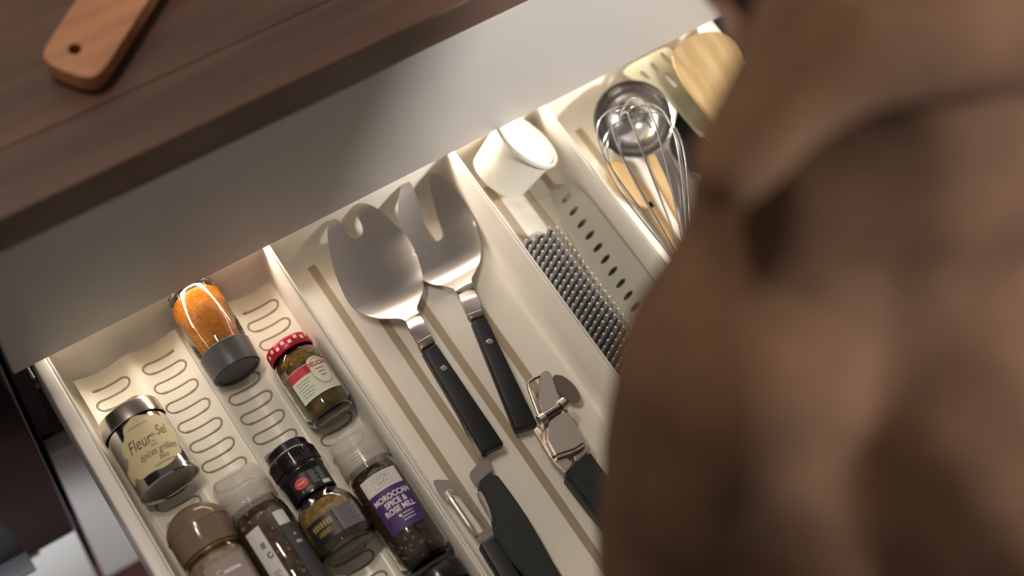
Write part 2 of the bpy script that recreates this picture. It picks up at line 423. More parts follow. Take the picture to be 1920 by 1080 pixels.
# ------------------------------------------------------------------ organiser trays
def rrect(x0, x1, y0, y1, r, z, n=5):
    r = max(r, .0005); P = []
    for cx, cy, a in ((x1 - r, y1 - r, 0), (x0 + r, y1 - r, PI / 2), (x0 + r, y0 + r, PI), (x1 - r, y0 + r, 1.5 * PI)):
        for i in range(n + 1): t = a + PI / 2 * i / n; P.append((cx + r * math.cos(t), cy + r * math.sin(t), z))
    return P
YB, YFr = .0225, -.4985
def tray(x0, x1, label, strips):
    loc = ((x0 + x1) / 2, -.24, ZF - .006); t = thing('organiser_tray', label, 'drawer organiser', loc, group='white trays in the open drawer')
    bm = bmesh.new(); rings = []
    for ins, z, r in ((.003, ZF - .0055, .010), (.0012, ZF + .01, .008), (0, ZR, .006), (.0004, ZR + .0008, .006), (.0018, ZR + .0008, .005), (.0024, ZR - .0005, .005), (.0042, ZF + .020, .008), (.0060, ZF + .010, .010), (.0088, ZF + .0045, .012), (.0125, ZF + .0012, .014), (.018, ZF, .016)):
        rings.append([bm.verts.new(Vector(p)) for p in rrect(x0 + ins, x1 - ins, YFr + ins, YB - ins, r, z)])
    n = len(rings[0])
    for A, B in zip(rings, rings[1:]):
        for i in range(n): bm.faces.new((A[i], A[(i + 1) % n], B[(i + 1) % n], B[i]))
    bm.faces.new(rings[-1]); bm.faces.new(rings[0][::-1])
    obj('tray_body', bm, tray_white, t, off=loc, ang=50)
    for x, ya in strips:
        obj('grip_strip', box((x - .0042, -.475, ZF + .0001), (x + .0042, ya, ZF + .0006), .0002, 1), strip_tan, t, off=loc)
    return t
tray(.0128, .2385, 'white organiser tray on the left holding the ribbed spice inserts', [])
tray(.2390, .4478, 'white organiser tray with tan grip strips holding the two serving forks', [(.2775, -.001), (.3075, -.001), (.349, -.001), (.395, -.001)])
tray(.4483, .5578, 'narrow white organiser tray with the white cup and spiked brush', [(.5095, -.012), (.536, -.012), (.478, -.012)])
tray(.5583, .7630, 'white organiser tray holding the ladle, whisk and wooden utensils', [(.600, -.002), (.645, -.002), (.69, -.002), (.73, -.002)])

# ------------------------------------------------------------------ ribbed spice inserts: two troughs each, meandering grip line in every trough
TC = (.0520, .1045, .1572, .2095)
def trough(x):
    d = min(abs(x - c) for c in TC) / .0262
    return ZF + .0035 + .0105 * (d ** 2.2 if d < .8 else (.8 ** 2.2 + (1 - (1 - min(1, (d - .8) / .2)) ** 2) * .12))
IY0, IY1 = -.478, .001
def insert(x0, x1, cs, label):
    loc = ((x0 + x1) / 2, -.24, ZF); t = thing('spice_insert', label, 'spice rack', loc, group='ribbed spice inserts')
    bm = bmesh.new(); nx = 36; ny = 24; T = []; B = []
    for j in range(ny + 1):
        y = IY0 + (IY1 - IY0) * j / ny
        T.append([bm.verts.new((x0 + (x1 - x0) * i / nx, y, trough(x0 + (x1 - x0) * i / nx))) for i in range(nx + 1)])
        B.append([bm.verts.new((x0 + (x1 - x0) * i / nx, y, trough(x0 + (x1 - x0) * i / nx) - .0022)) for i in range(nx + 1)])
    for j in range(ny):
        for i in range(nx):
            bm.faces.new((T[j][i], T[j][i + 1], T[j + 1][i + 1], T[j + 1][i])); bm.faces.new((B[j][i], B[j + 1][i], B[j + 1][i + 1], B[j][i + 1]))
    for j in range(ny): bm.faces.new((T[j][0], T[j + 1][0], B[j + 1][0], B[j][0])); bm.faces.new((T[j][nx], B[j][nx], B[j + 1][nx], T[j + 1][nx]))
    for i in range(nx): bm.faces.new((T[0][i], B[0][i], B[0][i + 1], T[0][i + 1])); bm.faces.new((T[ny][i], T[ny][i + 1], B[ny][i + 1], B[ny][i]))
    sh = obj('ribbed_sheet', bm, insert_white, t, off=loc)
    bm = box((x0 + .001, IY0, ZF + .0012), (x0 + .003, IY1, trough(x0 + .001) - .002)); add_box(bm, (x1 - .005, IY0, ZF + (.006 if x1 > .2 else .0003)), (x1 - .003, IY1, trough(x1 - .003) - .002))
    obj('support_rib', bm, insert_white, t, off=loc)
    for c, s0 in cs:
        pts = []; pitch = .0228; hw_ = .0175; y = -.016; side = s0; rr = pitch / 4
        pts.append((c - side * hw_ * .9, y))
        while y > IY0 + .03:
            # stroke across, then half-circle turn
            for k in range(0, 9): pts.append((c + side * ((hw_ - rr) * (-.85 + 1.85 * k / 8)), y)) if k else None
            for k in range(1, 8):
                a = PI / 2 - PI * k / 8; pts.append((c + side * (hw_ - rr + rr * 1.25 * math.cos(a)), y - rr + rr * math.sin(a)))
            y -= pitch / 2; side = -side
        bm = bmesh.new(); W = .00145; prev = None
        for i, p in enumerate(pts):
            a = Vector(pts[max(i - 1, 0)]); b = Vector(pts[min(i + 1, len(pts) - 1)]); d = (b - a)
            if d.length < 1e-9: continue
            d.normalize(); nrm = Vector((-d.y, d.x)) * W
            l = Vector(p) + nrm; r = Vector(p) - nrm
            cur = [bm.verts.new((l.x, l.y, trough(l.x) - .0002)), bm.verts.new((l.x * .6 + r.x * .4, l.y * .6 + r.y * .4, trough(p[0]) + .00055)), bm.verts.new((l.x * .4 + r.x * .6, l.y * .4 + r.y * .6, trough(p[0]) + .00055)), bm.verts.new((r.x, r.y, trough(r.x) - .0002))]
            if prev:
                for q in range(3): bm.faces.new((prev[q], prev[q + 1], cur[q + 1], cur[q]))
            prev = cur
        obj('grip_line', bm, grip_line, t, off=loc)
insert(.0262, .1306, [(TC[0], 1), (TC[1], -1)], 'white ribbed plastic spice insert under the salt tin and domed jar')
insert(.1310, .2328, [(TC[2], -1), (TC[3], 1)], 'white ribbed plastic spice insert under the orange spice jar and pickle jar')

# ------------------------------------------------------------------ spice jars lying in the troughs. local Z = +Y (towards the wall), local -Y = up
def lying(name, label, cat, ci, yfront, rad, yaw=0, dx=0):
    c = TC[ci] + dx; zc = ZF + .0035 + rad + .0006
    # lift until a circle of this radius clears the trough
    while any(math.hypot(x / 1000 - c, trough(x / 1000) + .0005 - zc) < rad for x in range(int((c - rad) * 1000), int((c + rad) * 1000) + 1) if trough(x / 1000) < zc): zc += .0003
    t = thing(name, label, cat, (c, yfront, zc), (-PI / 2, 0, yaw)); t.rotation_mode = 'XYZ'
    return t
def vessel(prof, th):
    """glass wall: outer profile (bottom to neck), inner wall th inside, closed"""
    inner = [(max(r - th, 0), z) for r, z in prof]
    zb = prof[0][1] + th * 1.6
    inn = [(r, max(z, zb)) for r, z in inner]
    return lathe([(0, prof[0][1])] + prof + inn[::-1] + [(0, zb)], 48)

# 1 salt tin (base towards the person, lid towards the wall)
t = lying('salt_tin', 'shiny round metal tin with a cream paper label reading Fleur de Sel', 'tin', 0, -.1440, .0295, yaw=.02)
obj('base', lathe([(0, .0032), (.0200, .0030), (.0206, .0022), (.0262, .0022), (.0262, .0040), (0, .0042)], 48), mat('tin_base', '8f8a84', .38, metal=1), t)
obj('body', lathe([(0, .0045), (.0255, .0045), (.0262, .0035), (.0268, .0012), (.0285, .0), (.0295, .0012), (.0292, .003), (.0288, .0045), (.0288, .066), (.0276, .068), (0, .068)], 56), tin_metal, t)
obj('lid', lathe([(.0298, .0635), (.0303, .0642), (.0303, .0765), (.0297, .079), (.028, .0800), (.0265, .0792), (.0255, .0784), (0, .0784)], 56), mat('tin_lid', 'cfc9c0', .24, metal=1), t)
obj('lid_knob', lathe([(0, .0784), (.0035, .0784), (.003, .082), (.0012, .085), (0, .0855)], 16), tin_metal, t)
lab = [(-.034, .012), (-.030, .012), (-.0255, .0165), (-.021, .010), (-.008, .0095), (0, .007), (.009, .0085), (.016, .014), (.022, .0145), (.0235, .024), (.027, .028), (.030, .036), (.027, .043), (.0235, .047), (.022, .056), (.015, .0565), (.007, .060), (.0, .0625), (-.007, .059), (-.012, .057), (-.014, .049), (-.022, .045), (-.024, .037), (-.021, .033), (-.026, .027), (-.034, .026)]
lab = [(u * 1.12, v * 1.03) for u, v in lab]
lb_ = patch('paper_label', smooth_poly(lab, 1), .0290, cream_label, t)
bm = bmesh.new()
add_text(bm, 'Fleur', .0165, .02915, -.0078, .0385, italic=.35, sx=.68); add_text(bm, 'de', .0050, .02915, .0066, .0402, italic=.3); add_text(bm, 'Sel', .0140, .02915, .0160, .0420, italic=.35, sx=.70)
add_text(bm, '~', .007, .02915, .0045, .0345); add_text(bm, 'aux', .0045, .02915, .0035, .0315, italic=.3); add_text(bm, 'épices grillées', .0098, .02915, .0045, .0252, italic=.35, sx=.68)
add_text(bm, 'bio', .0072, .02915, .006, .0178, italic=.25)
obj('lettering', bm, ink, lb_)
bm = bmesh.new(); add_patch(bm, rectp(-.006, .014, .0120, .0127, 8), .02915); add_patch(bm, rectp(-.010, .008, .0540, .0546, 8), .02915); tag(obj('small_print', bm, ink, lb_), kind='stuff')

# 2 orange spice jar (lid towards the person)
t = lying('orange_spice_jar', 'clear jar of orange ground spice with a dark grey lid', 'spice jar', 2, -.0765, .0252, yaw=-.02, dx=-.001)
obj('glass', vessel([(.0215, .0925), (.0240, .0915), (.0252, .088), (.0252, .045), (.0246, .032), (.0232, .0275), (.0232, .020)][::1], .0016), glass, t)
obj('spice', lathe([(0, .0875), (.0195, .0875), (.0222, .084), (.0222, .034), (.0205, .0285), (0, .0285)], 40), orange_spice, t)
obj('lid', lathe([(0, .0015), (.0195, .0015), (.0200, 0), (.0225, 0), (.0238, .0012), (.0250, .0255), (.0242, .0265), (.0234, .0265), (.0234, .0195), (0, .0195)], 48), dark_grey, t)

# 3 pickle jar (red lid towards the wall)
t = lying('pickle_jar', 'small glass jar of olive coloured relish with red and white lid and pale paper label', 'jar', 3, -.1600, .0240, yaw=.02)
obj('glass', vessel([(.0175, .0), (.0205, .001), (.0230, .0045), (.0240, .010), (.0240, .056), (.0232, .064), (.0208, .0695), (.0198, .0715), (.0198, .077)], .0017), glass, t)
ct = obj('relish', lathe([(0, .004), (.0170, .004), (.0205, .008), (.0216, .012), (.0216, .055), (.0205, .062), (.0185, .068), (0, .069)], 36), olive_fill, t)
tag(obj('relish_pieces', granules(200, .0219, .013, .066, .0042, 4), mat('relish_bits', 'd09a2c', .3, c2='5a4a18', scale=70), t), kind='stuff')
lid = obj('lid', lathe([(.0212, .0725), (.0220, .0728), (.0224, .0735), (.0222, .0825), (.0212, .0845), (.0198, .0848), (.0192, .0842), (0, .0842)], 48), red_lid, t)
bm = bmesh.new()
for k in range(-4, 5):
    add_patch(bm, rectp(k * .0068 - .0015, k * .0068 + .0020, .0765 + .002 * (k % 2), .0800 + .002 * (k % 2), 3), .02255)
obj('lid_pattern', bm, pink_white, lid)
lb_ = patch('paper_label', rectp(-.0230, .0215, .0175, .0500), .02425, green_label, t)
patch('red_band', rectp(-.0230, .0010, .0405, .0495), .02432, red_ink, lb_)
patch('shield', smooth_poly([(.000, .048), (.0025, .0525), (.0085, .0545), (.0150, .0535), (.0195, .049), (.0200, .040), (.0180, .031), (.0110, .0245), (.0050, .027), (.0005, .036)], 2), .02440, mat('shield_cream', 'e4ddcb', .6), lb_)
patch('red_corner', rectp(-.004, .0008, .041, .0485), .02445, mat('deep_red', 'a81c40', .6), lb_)
bm = bmesh.new(); add_text(bm, 'DELICIAS', .0062, .02452, .0100, .0462, italic=.25, bold=.0002, sx=.86); obj('red_lettering', bm, red_ink, lb_)
bm = bmesh.new()
for i in range(3): add_patch(bm, rectp(.0050 + .001 * i, .0150 - .001 * i, .0402 - i * .0038, .0412 - i * .0038, 5), .02452)
for i in range(6): add_patch(bm, rectp(-.0195 + .001 * (i % 2), -.0035 - .002 * (i % 3), .0365 - i * .0030, .0371 - i * .0030, 6), .02440)
tag(obj('small_print', bm, ink_grey, lb_), kind='stuff')
ring = [wrap(*p, .02447) for p in ellp(.0100, .0385, .0098, .0140, 40)]
obj('shield_outline', tube(ring, .00022, 5, closed=True), ink_grey, lb_)

# 4 black topped grinder (cap towards the wall)
t = lying('black_grinder', 'glass spice grinder with a black ribbed top, red oval badge and black label', 'spice grinder', 2, -.2790, .0292, yaw=.015, dx=-.001)
obj('glass', vessel([(.0215, .0), (.0255, .0012), (.0285, .0050), (.0292, .010), (.0290, .036), (.0275, .0435), (.0240, .0500), (.0205, .0545), (.0192, .058), (.0192, .066)], .0018), glass, t)
obj('herbs', lathe([(0, .020), (.0258, .020), (.0270, .0225), (.0268, .034), (.0250, .042), (.0215, .0485), (0, .050)], 40), herb_fill, t)
tag(obj('herb_flakes', granules(220, .0268, .0205, .040, .0019, 9), mat('herb_bits', 'c49a5c', .6, c2='94703c', scale=200), t), kind='stuff')
cp = obj('grinder_top', lathe([(.0200, .0585), (.0212, .0590), (.0212, .0795), (.0224, .0825), (.0226, .0845), (.0218, .0862), (.0218, .0870), (.0230, .0880), (.0228, .1020), (.0214, .1040), (.0206, .1048), (.0204, .1110), (.0192, .1125), (0, .1128)], 56), black_gloss, t)
bm = bmesh.new()
for k in range(44):
    a = 2 * PI * k / 44; add_box(bm, (-.0005, -.0005, .0888), (.0005, .0005, .1010)); vs = bm.verts[-8:]
    bmesh.ops.rotate(bm, verts=vs, cent=(0, 0, 0), matrix=Matrix.Rotation(a, 3, 'Z')); bmesh.ops.translate(bm, verts=vs, vec=(.0230 * math.sin(a), -.0230 * math.cos(a), 0)); bm.verts.ensure_lookup_table()
obj('grip_ribs', bm, black_gloss, cp, smooth=False)
lt = patch('collar_label', rectp(-.018, .022, .0605, .0785), .02145, black_label, t)
patch('red_badge', ellp(-.0085, .0705, .0068, .0050, 28), .02160, red_oval, lt)
ringo = tube([wrap(*p, .02166) for p in ellp(-.0085, .0705, .0056, .0038, 28)], .0002, 5, closed=True)
add_patch(ringo, rectp(-.0125, -.0050, .0698, .0716, 6), .02172); obj('badge_marks', ringo, mat('badge_pink', 'f0a0a0', .5), lt)
bm = bmesh.new(); add_patch(bm, ellp(-.0108, .0628, .0012, .0014, 12), .02160)
for i in range(4): add_patch(bm, rectp(-.0075 + i * .0018, -.0063 + i * .0018, .0618, .0640, 2), .02160)
for i in range(9): add_patch(bm, rectp(.0015, .0085 - .001 * (i % 3), .0645 + i * .0015, .0652 + i * .0015, 4), .02160); add_patch(bm, rectp(.0098, .0165 - .0012 * (i % 2), .0645 + i * .0015, .0652 + i * .0015, 4), .02160)
obj('collar_print', bm, grey_label, lt)
patch('white_tab', rectp(.0098, .0185, .0606, .0640), .02166, white_label, lt)
lt = patch('body_label', rectp(-.030, .000, .0115, .0335), .02945, black_label, t)
bm = bmesh.new(); [add_patch(bm, rectp(-.0245 + i * .0030, -.0225 + i * .0030, .0238, .0290, 2), .02962) for i in range(7)]; add_text(bm, 'HERBS', .0060, .02962, -.0155, .0190, bold=.0001, sx=.8); obj('gold_lettering', bm, gold_ink, lt)
lt = patch('print_label', rectp(.0005, .0245, .0120, .0340), .02945, grey_label, t)
bm = bmesh.new()
for i in range(13): add_patch(bm, rectp(.0018, .0225 - .0022 * ((i * 5) % 3), .0133 + i * .0016, .0140 + i * .0016, 8), .02962)
obj('small_print', bm, mat('print_dark', '4a4650', .6), lt)

# 5 rose mill bottle (clear cap towards the wall)
t = lying('rose_spice_mill', 'slim glass spice mill bottle with a white and purple label reading Moroccan Spice & Rose Mill', 'spice grinder', 3, -.3250, .0250, yaw=-.01, dx=.0)
obj('glass', vessel([(.0190, .0), (.0225, .001), (.0247, .004), (.0252, .009), (.0252, .088), (.0244, .096), (.0218, .1035), (.0212, .107), (.0212, .112)], .0018), glass, t)
obj('spices', lathe([(0, .010), (.0205, .010), (.0226, .014), (.0228, .088), (.0215, .096), (.0195, .100), (0, .1005)], 36), pepper_dark, t)
tag(obj('rose_petals', granules(160, .0230, .060, .098, .0031, 21), mat('rose_bits', '7a4034', .6, c2='523a2e', scale=150), t), kind='stuff')
tag(obj('mixed_spice', granules(110, .0231, .012, .036, .0032, 22), mat('mix_bits', 'a88470', .6, c2='7a7c62', scale=130), t), kind='stuff')
cp = obj('clear_cap', lathe([(.0228, .1050), (.0236, .1055), (.0236, .128), (.0232, .1375), (.0218, .1395), (0, .1398), (0, .1384), (.0212, .1382), (.0222, .137), (.0224, .1055), (.0228, .1050)], 48), clear_plastic, t)
for z in (.1075, .1105, .1135, .1165): obj('ridge', tube([wrap(.0238 * a, z, .0238) for a in [2 * PI * k / 40 for k in range(40)]], .0007, 6, closed=True), clear_plastic, cp)
patch('label_top', rectp(-.0215, .0170, .0735, .0900), .02545, white_label, t)
lt = patch('label_purple', rectp(-.0215, .0170, .0330, .0735), .02545, purple_label, t)
ring = [wrap(*p, .0255) for p in ((-.0105, .0765), (.0070, .0765), (.0070, .0880), (-.0105, .0880))]
bm = tube([wrap(-.0105 + .0175 * k / 8, .0765, .0255) for k in range(9)] + [wrap(.0070 - .0175 * k / 8, .0880, .0255) for k in range(9)], .00018, 5, closed=True)
add_text(bm, 'COOK', .0055, .0256, -.0015, .0845, sx=.9); add_text(bm, 'WITH', .0050, .0256, -.0015, .0796, sx=.9); obj('crest_lines', bm, ink_grey, lt)
bm = bmesh.new(); add_text(bm, 'MOROCCAN', .0074, .0256, -.0010, .0655, bold=.00022, sx=.86); add_text(bm, 'SPICE &', .0074, .0256, -.0010, .0585, bold=.00022, sx=.90); add_text(bm, 'ROSE MILL', .0074, .0256, -.0005, .0515, bold=.00022, sx=.88)
[add_patch(bm, rectp(-.0015 - .002 * (i > 0), .0085, .0453 - i * .0030, .0460 - i * .0030, 5), .0256) for i in range(3)]
add_patch(bm, ellp(-.0042, .0452, .0016, .0013, 12), .0256)
obj('white_lettering', bm, white_ink, lt)

# 6 mixed pepper grinder with white strip label (clear cap towards the wall)
t = lying('pepper_grinder', 'glass pepper grinder with clear cap, white strip label and dark label', 'spice grinder', 1, -.3150, .0262, yaw=.01, dx=.0005)
obj('glass', vessel([(.0200, .0), (.0235, .001), (.0257, .004), (.0262, .009), (.0262, .098), (.0252, .1055), (.0226, .1120), (.0216, .1155), (.0216, .122)], .0018), glass, t)
obj('peppercorns', lathe([(0, .006), (.0212, .006), (.0235, .012), (.0237, .096), (.0222, .104), (.0200, .110), (0, .1105)], 36), pepper_dark, t)
for nm, mt, sd_ in (('red_peppercorns', pepper_red, 31), ('tan_peppercorns', pepper_tan, 32), ('green_peppercorns', pepper_green, 33)):
    tag(obj(nm, granules(150, .0242, .010, .108, .0029, sd_), mt, t), kind='stuff')
cp = obj('clear_cap', lathe([(.0232, .1150), (.0243, .1155), (.0243, .140), (.0240, .1470), (.0226, .1490), (0, .1492), (0, .1478), (.0220, .1476), (.0230, .146), (.0232, .1150)], 48), clear_plastic, t)
for z in (.1175, .1205, .1235, .1265, .1295): obj('ridge', tube([wrap(.0245 * a, z, .0245) for a in [2 * PI * k / 40 for k in range(40)]], .0007, 6, closed=True), clear_plastic, cp)
bm = bmesh.new()
for k in range(30):
    a = 2 * PI * k / 30; add_tube(bm, [wrap(.0244 * a, .133, .0244), wrap(.0244 * a, .145, .0244)], .0005, 5)
obj('grip_ribs', bm, clear_plastic, cp)
lt = patch('strip_label', rectp(-.0245, -.0085, .012, .092), .02645, white_label, t)
bm = bmesh.new()
for i in range(14): add_patch(bm, rectp(-.0200, -.0115 - .0012 * (i % 3), .020 + i * .0022, .0209 + i * .0022, 5), .02660)
add_patch(bm, rectp(-.0165, -.0120, .0715, .0775, 5), .02660)
tag(obj('small_print', bm, ink_grey, lt), kind='stuff')
obj('recycling_mark', tube([wrap(-.0128 + .0024 * math.cos(a), .0640 + .0024 * math.sin(a), .0267) for a in [.9 + 5.2 * k / 24 for k in range(25)]], .0006, 5), ink_dark, lt)
lt = patch('white_band', rectp(.0075, .0200, .0820, .0960), .02645, white_label, t)
lt = patch('slate_label', rectp(.0075, .0250, .012, .0820), .02645, slate_label, t)
bm = bmesh.new(); add_patch(bm, [(.0145, .0690), (.0185, .0690), (.0165, .0725)], .0266); add_patch(bm, rectp(.0135, .0200, .0610, .0640, 4), .0266); obj('lettering', bm, mat('pale_ink', 'b8bcb0', .6), lt)

# 7 jar with a domed frosted cap (dome towards the wall)
t = lying('domed_jar', 'glass jar with a big frosted beige domed cap and pale label', 'jar', 0, -.3000, .0285, yaw=0.0, dx=.0005)
obj('glass', vessel([(.0215, .0), (.0255, .001), (.0278, .004), (.0285, .010), (.0285, .070), (.0268, .0785), (.0235, .084), (.0228, .092)], .0018), glass, t)
obj('salt', lathe([(0, .006), (.0225, .006), (.0255, .012), (.0258, .066), (.0240, .076), (0, .078)], 36), mat('salt', 'c4b094', .7, bump=.4, bscale=700, c2='a8906e', scale=120), t)
dome = [(.0262, .0835), (.0272, .0830), (.0276, .0845), (.0284, .1060), (.0284, .1085)] + [(.0284 * math.cos(a), .1085 + .0215 * math.sin(a)) for a in [PI / 2 * k / 9 for k in range(1, 9)]] + [(0, .1300)]
cp = obj('domed_cap', lathe(dome, 48), frosted, t)
obj('cap_seam', tube([wrap(.0286 * a, .1075, .0286) for a in [2 * PI * k / 48 for k in range(48)]], .0005, 6, closed=True), mat('seam', '8a705c', .5), cp)
obj('neck_ring', lathe([(.0240, .0790), (.0262, .0795), (.0266, .0815), (.0258, .0835), (.0240, .0835)], 48, close=True), mat('amber_ring', '7c6438', .3, trans=.4), t)
lt = patch('paper_label', rectp(-.018, .022, .014, .066), .02872, mat('label_mauve', 'a08f8c', .6), t)
bm = bmesh.new(); add_text(bm, 'C', .0095, .0289, -.006, .054, sx=.9); add_patch(bm, rectp(-.002, .014, .0520, .0550, 6), .0289); obj('lettering', bm, white_label, lt)

# 8 black capped jar further forward in the same trough
t = lying('black_capped_jar', 'spice jar with a glossy black screw cap lying before the rose mill', 'spice jar', 3, -.4300, .0245, yaw=.0)
obj('glass', vessel([(.0190, .0), (.0225, .001), (.0243, .004), (.0245, .009), (.0245, .066), (.0235, .072), (.0205, .077), (.0205, .083)], .0018), glass, t)
obj('spice', lathe([(0, .006), (.0205, .006), (.0222, .012), (.0222, .064), (.0205, .072), (0, .073)], 36), pepper_dark, t)
obj('cap', lathe([(.0215, .0785), (.0240, .0790), (.0242, .080), (.0242, .0945), (.0232, .0970), (.0215, .0985), (0, .0990)], 48), black_gloss, t)

# ------------------------------------------------------------------ serving forks
def server(name, label, outline, neck, collar, handle, rivet, zf, hz, hole=None):
    P = [Gf(a, b, zf) for a, b in outline]; base = P[0].copy(); base.z = ZF
    t = thing(name, label, 'serving fork', (base.x, base.y, ZF))
    poly = smooth_poly([(p.x, p.y) for p in P], 1)
    obj('head', sheet(poly, zf, .0014, .0035), steel, t, off=base, ang=60)
    # neck: strip from the bowl up to the handle
    secs = []
    for (l, r), z in neck:
        secs.append((G(*l, z), G(*r, z)))
    bm = bmesh.new(); prev = None
    for L, Rr in secs:
        cur = [bm.verts.new(L), bm.verts.new((L + Rr) / 2 + Vector((0, 0, .0008))), bm.verts.new(Rr), bm.verts.new(Rr - Vector((0, 0, .0045))), bm.verts.new(L - Vector((0, 0, .0045)))]
        if prev:
            for q in range(5): bm.faces.new((prev[q], prev[(q + 1) % 5], cur[(q + 1) % 5], cur[q]))
        else: bm.faces.new(cur[::-1])
        prev = cur
    bm.faces.new(prev); obj('neck', bm, steel, t, off=base, ang=60)
    q = [G(*c, hz[0]) for c in collar]; obj('bolster', hexa(q, .010, .0012), steel_dark, t, off=base)
    q = [G(*handle[0], hz[0]), G(*handle[1], hz[0]), G(*handle[2], hz[1]), G(*handle[3], hz[1])]
    obj('handle', hexa(q, .0125, .0028, 4), black_plastic, t, off=base)
    c = G(*rivet, hz[0] * .8 + hz[1] * .2)
    o = obj('rivet', lathe([(0, .0006), (.0026, .0005), (.0031, 0), (.0031, -.002), (0, -.002)], 20), steel_bright, t); o.location = c - base
    return t
def zl(x, y):
    s = max(0, min(1, (y + .108) / .126)); w_ = (x - .327) / .045
    z = .6225 + .026 * s * s + .0065 * w_ * w_
    if s < .3: z += .014 * ((.3 - s) / .3) ** 2
    return z + .0035
def zr_(x, y):
    s = max(0, min(1, (y + .104) / .122)); xc = .3895 + .018 * s; w_ = (x - xc) / .043
    z = .6185 + .026 * s * s + .0055 * w_ * w_
    if s < .3: z += .018 * ((.3 - s) / .3) ** 2
    return z
Lo = [(626, 409.5), (618, 416), (614, 430), (614, 445), (616, 460), (620, 480), (625.5, 502.5), (632.5, 522.5), (640, 540), (649, 560), (662, 577), (680, 589), (705, 596), (730, 597), (752, 597), (760, 603), (786, 590), (780, 577), (787, 560), (793, 545), (794, 530), (791, 510), (785, 487.5), (775, 462.5), (760, 440), (740, 420), (720, 400), (700, 386), (685, 381), (675, 380.7), (666, 386), (665, 393), (670, 405), (677.5, 417.5), (681, 430), (679, 441), (671, 448), (662.5, 448), (655, 443), (647.5, 432.5), (641, 420), (635, 412.5)]
server('serving_fork', 'steel serving fork with a short notch and black riveted handle, lying over the other fork', Lo,
       [(((758, 598), (785, 586)), zl(.324, -.105)), (((764, 610), (792, 597)), .6455), (((770, 621), (797, 607)), .6500), (((783, 642), (808, 627)), .6500)],
       [(783, 641), (808, 626), (817, 641), (790, 656)], [(790, 656), (817, 641), (946, 832), (905, 851)], (832.5, 690), zl, (.652, .636))
Ro = [(762.5, 338), (754, 344), (750, 355), (747, 375), (745.5, 397), (747, 420), (750, 440), (757, 470), (768, 497), (780, 515), (794, 526), (810, 532.5), (835, 536), (850, 541), (857, 549), (888, 541), (882, 524), (892, 507), (900, 487.5), (902.5, 462.5), (897.5, 435), (885, 402.5), (865, 370), (842, 341), (825, 326), (812.5, 324), (804.5, 330), (804, 340), (810, 365), (817.5, 395), (825, 417.5), (831, 437.5), (829, 447.5), (820, 452.5), (810, 450), (802.5, 440), (795, 415), (787.5, 390), (781, 370), (775, 352.5), (770, 342.5)]
server('serving_fork', 'steel serving fork with a long notch and black riveted handle, under the other fork', Ro,
       [(((856, 547), (887, 538)), zr_(.3895, -.101)), (((862, 558), (891, 548)), .6420), (((866, 568), (897, 559)), .6470), (((876, 590), (904, 579)), .6475)],
       [(876, 589), (904, 578), (911, 592), (883, 599)], [(883, 599), (911, 591), (1009, 796), (967, 808)], (918, 640), zr_, (.650, .634))

# ------------------------------------------------------------------ peeler
t = thing('vegetable_peeler', 'straight vegetable peeler with slotted steel head and black handle against the tray wall', 'peeler', (.262, -.30, ZF))
pof = Vector((.262, -.30, ZF)); zp = .6335
po = [(812, 903), (816, 899), (842, 900), (856, 905), (868, 922), (926, 1000), (924, 1004), (898, 1018), (893, 1012), (842, 941), (824, 928)]
ph = [(833, 919), (840, 914), (852, 917), (862, 930), (912, 988), (909, 994), (895, 1003), (890, 998)]
obj('head', sheet(smooth_poly([tuple(G(*p, zp)[:2]) for p in po], 1), lambda x, y: zp, .0018, .004, holes=[smooth_poly([tuple(G(*p, zp)[:2]) for p in ph], 1)]), steel, t, off=pof)
A, B = G(836, 922, zp + .001), G(893, 1006, zp + .001)
obj('swivel_blade', tube([A + (B - A) * k / 8 for k in range(9)], [.0016] + [.0030] * 7 + [.0016], 10), steel_bright, t, off=pof)
q = [G(898, 1019, .637), G(926, 1002, .637), G(1010, 1130, .635), G(978, 1150, .635)]
obj('handle', hexa(q, .016, .003, 4), black_plastic, t, off=pof)

# paring knife, blade under the fork handle
t = thing('paring_knife', 'paring knife with curved black handle, its blade tucked under a fork handle', 'knife', (.30, -.31, ZF))
kof = Vector((.30, -.31, ZF)); zk = .630
kh = [(893, 906), (925, 879), (962, 928), (1000, 985), (1046, 1068), (1075, 1120), (1030, 1145), (985, 1080), (940, 1030), (925, 985), (921, 958), (908, 928)]
obj('handle', (lambda b: (bmesh.ops.bevel(b, geom=[e for e in b.edges if e.calc_face_angle(0) > 1], offset=.002, segments=2, affect='EDGES'), b)[1])(prism(smooth_poly([tuple(G(*p, zk + .004)[:2]) for p in kh], 1), zk - .010, zk + .004)), black_plastic, t, off=kof)
kb = [(893, 907), (885, 903), (880, 893), (882, 885), (897, 868), (895, 855), (880, 826), (862, 790), (858, 768), (866, 775), (900, 830), (912, 852), (924, 880)]
obj('blade', sheet([tuple(G(*p, zk - .003)[:2]) for p in kb], lambda x, y: zk - .003, .0012, .005), steel, t, off=kof)
kc = [(905, 915), (912, 927), (922, 955), (926, 985), (918, 972), (898, 938), (894, 925)]
obj('heel_plate', sheet([tuple(G(*p, zk - .004)[:2]) for p in kc], lambda x, y: zk - .004, .0012, .005), steel, t, off=kof)

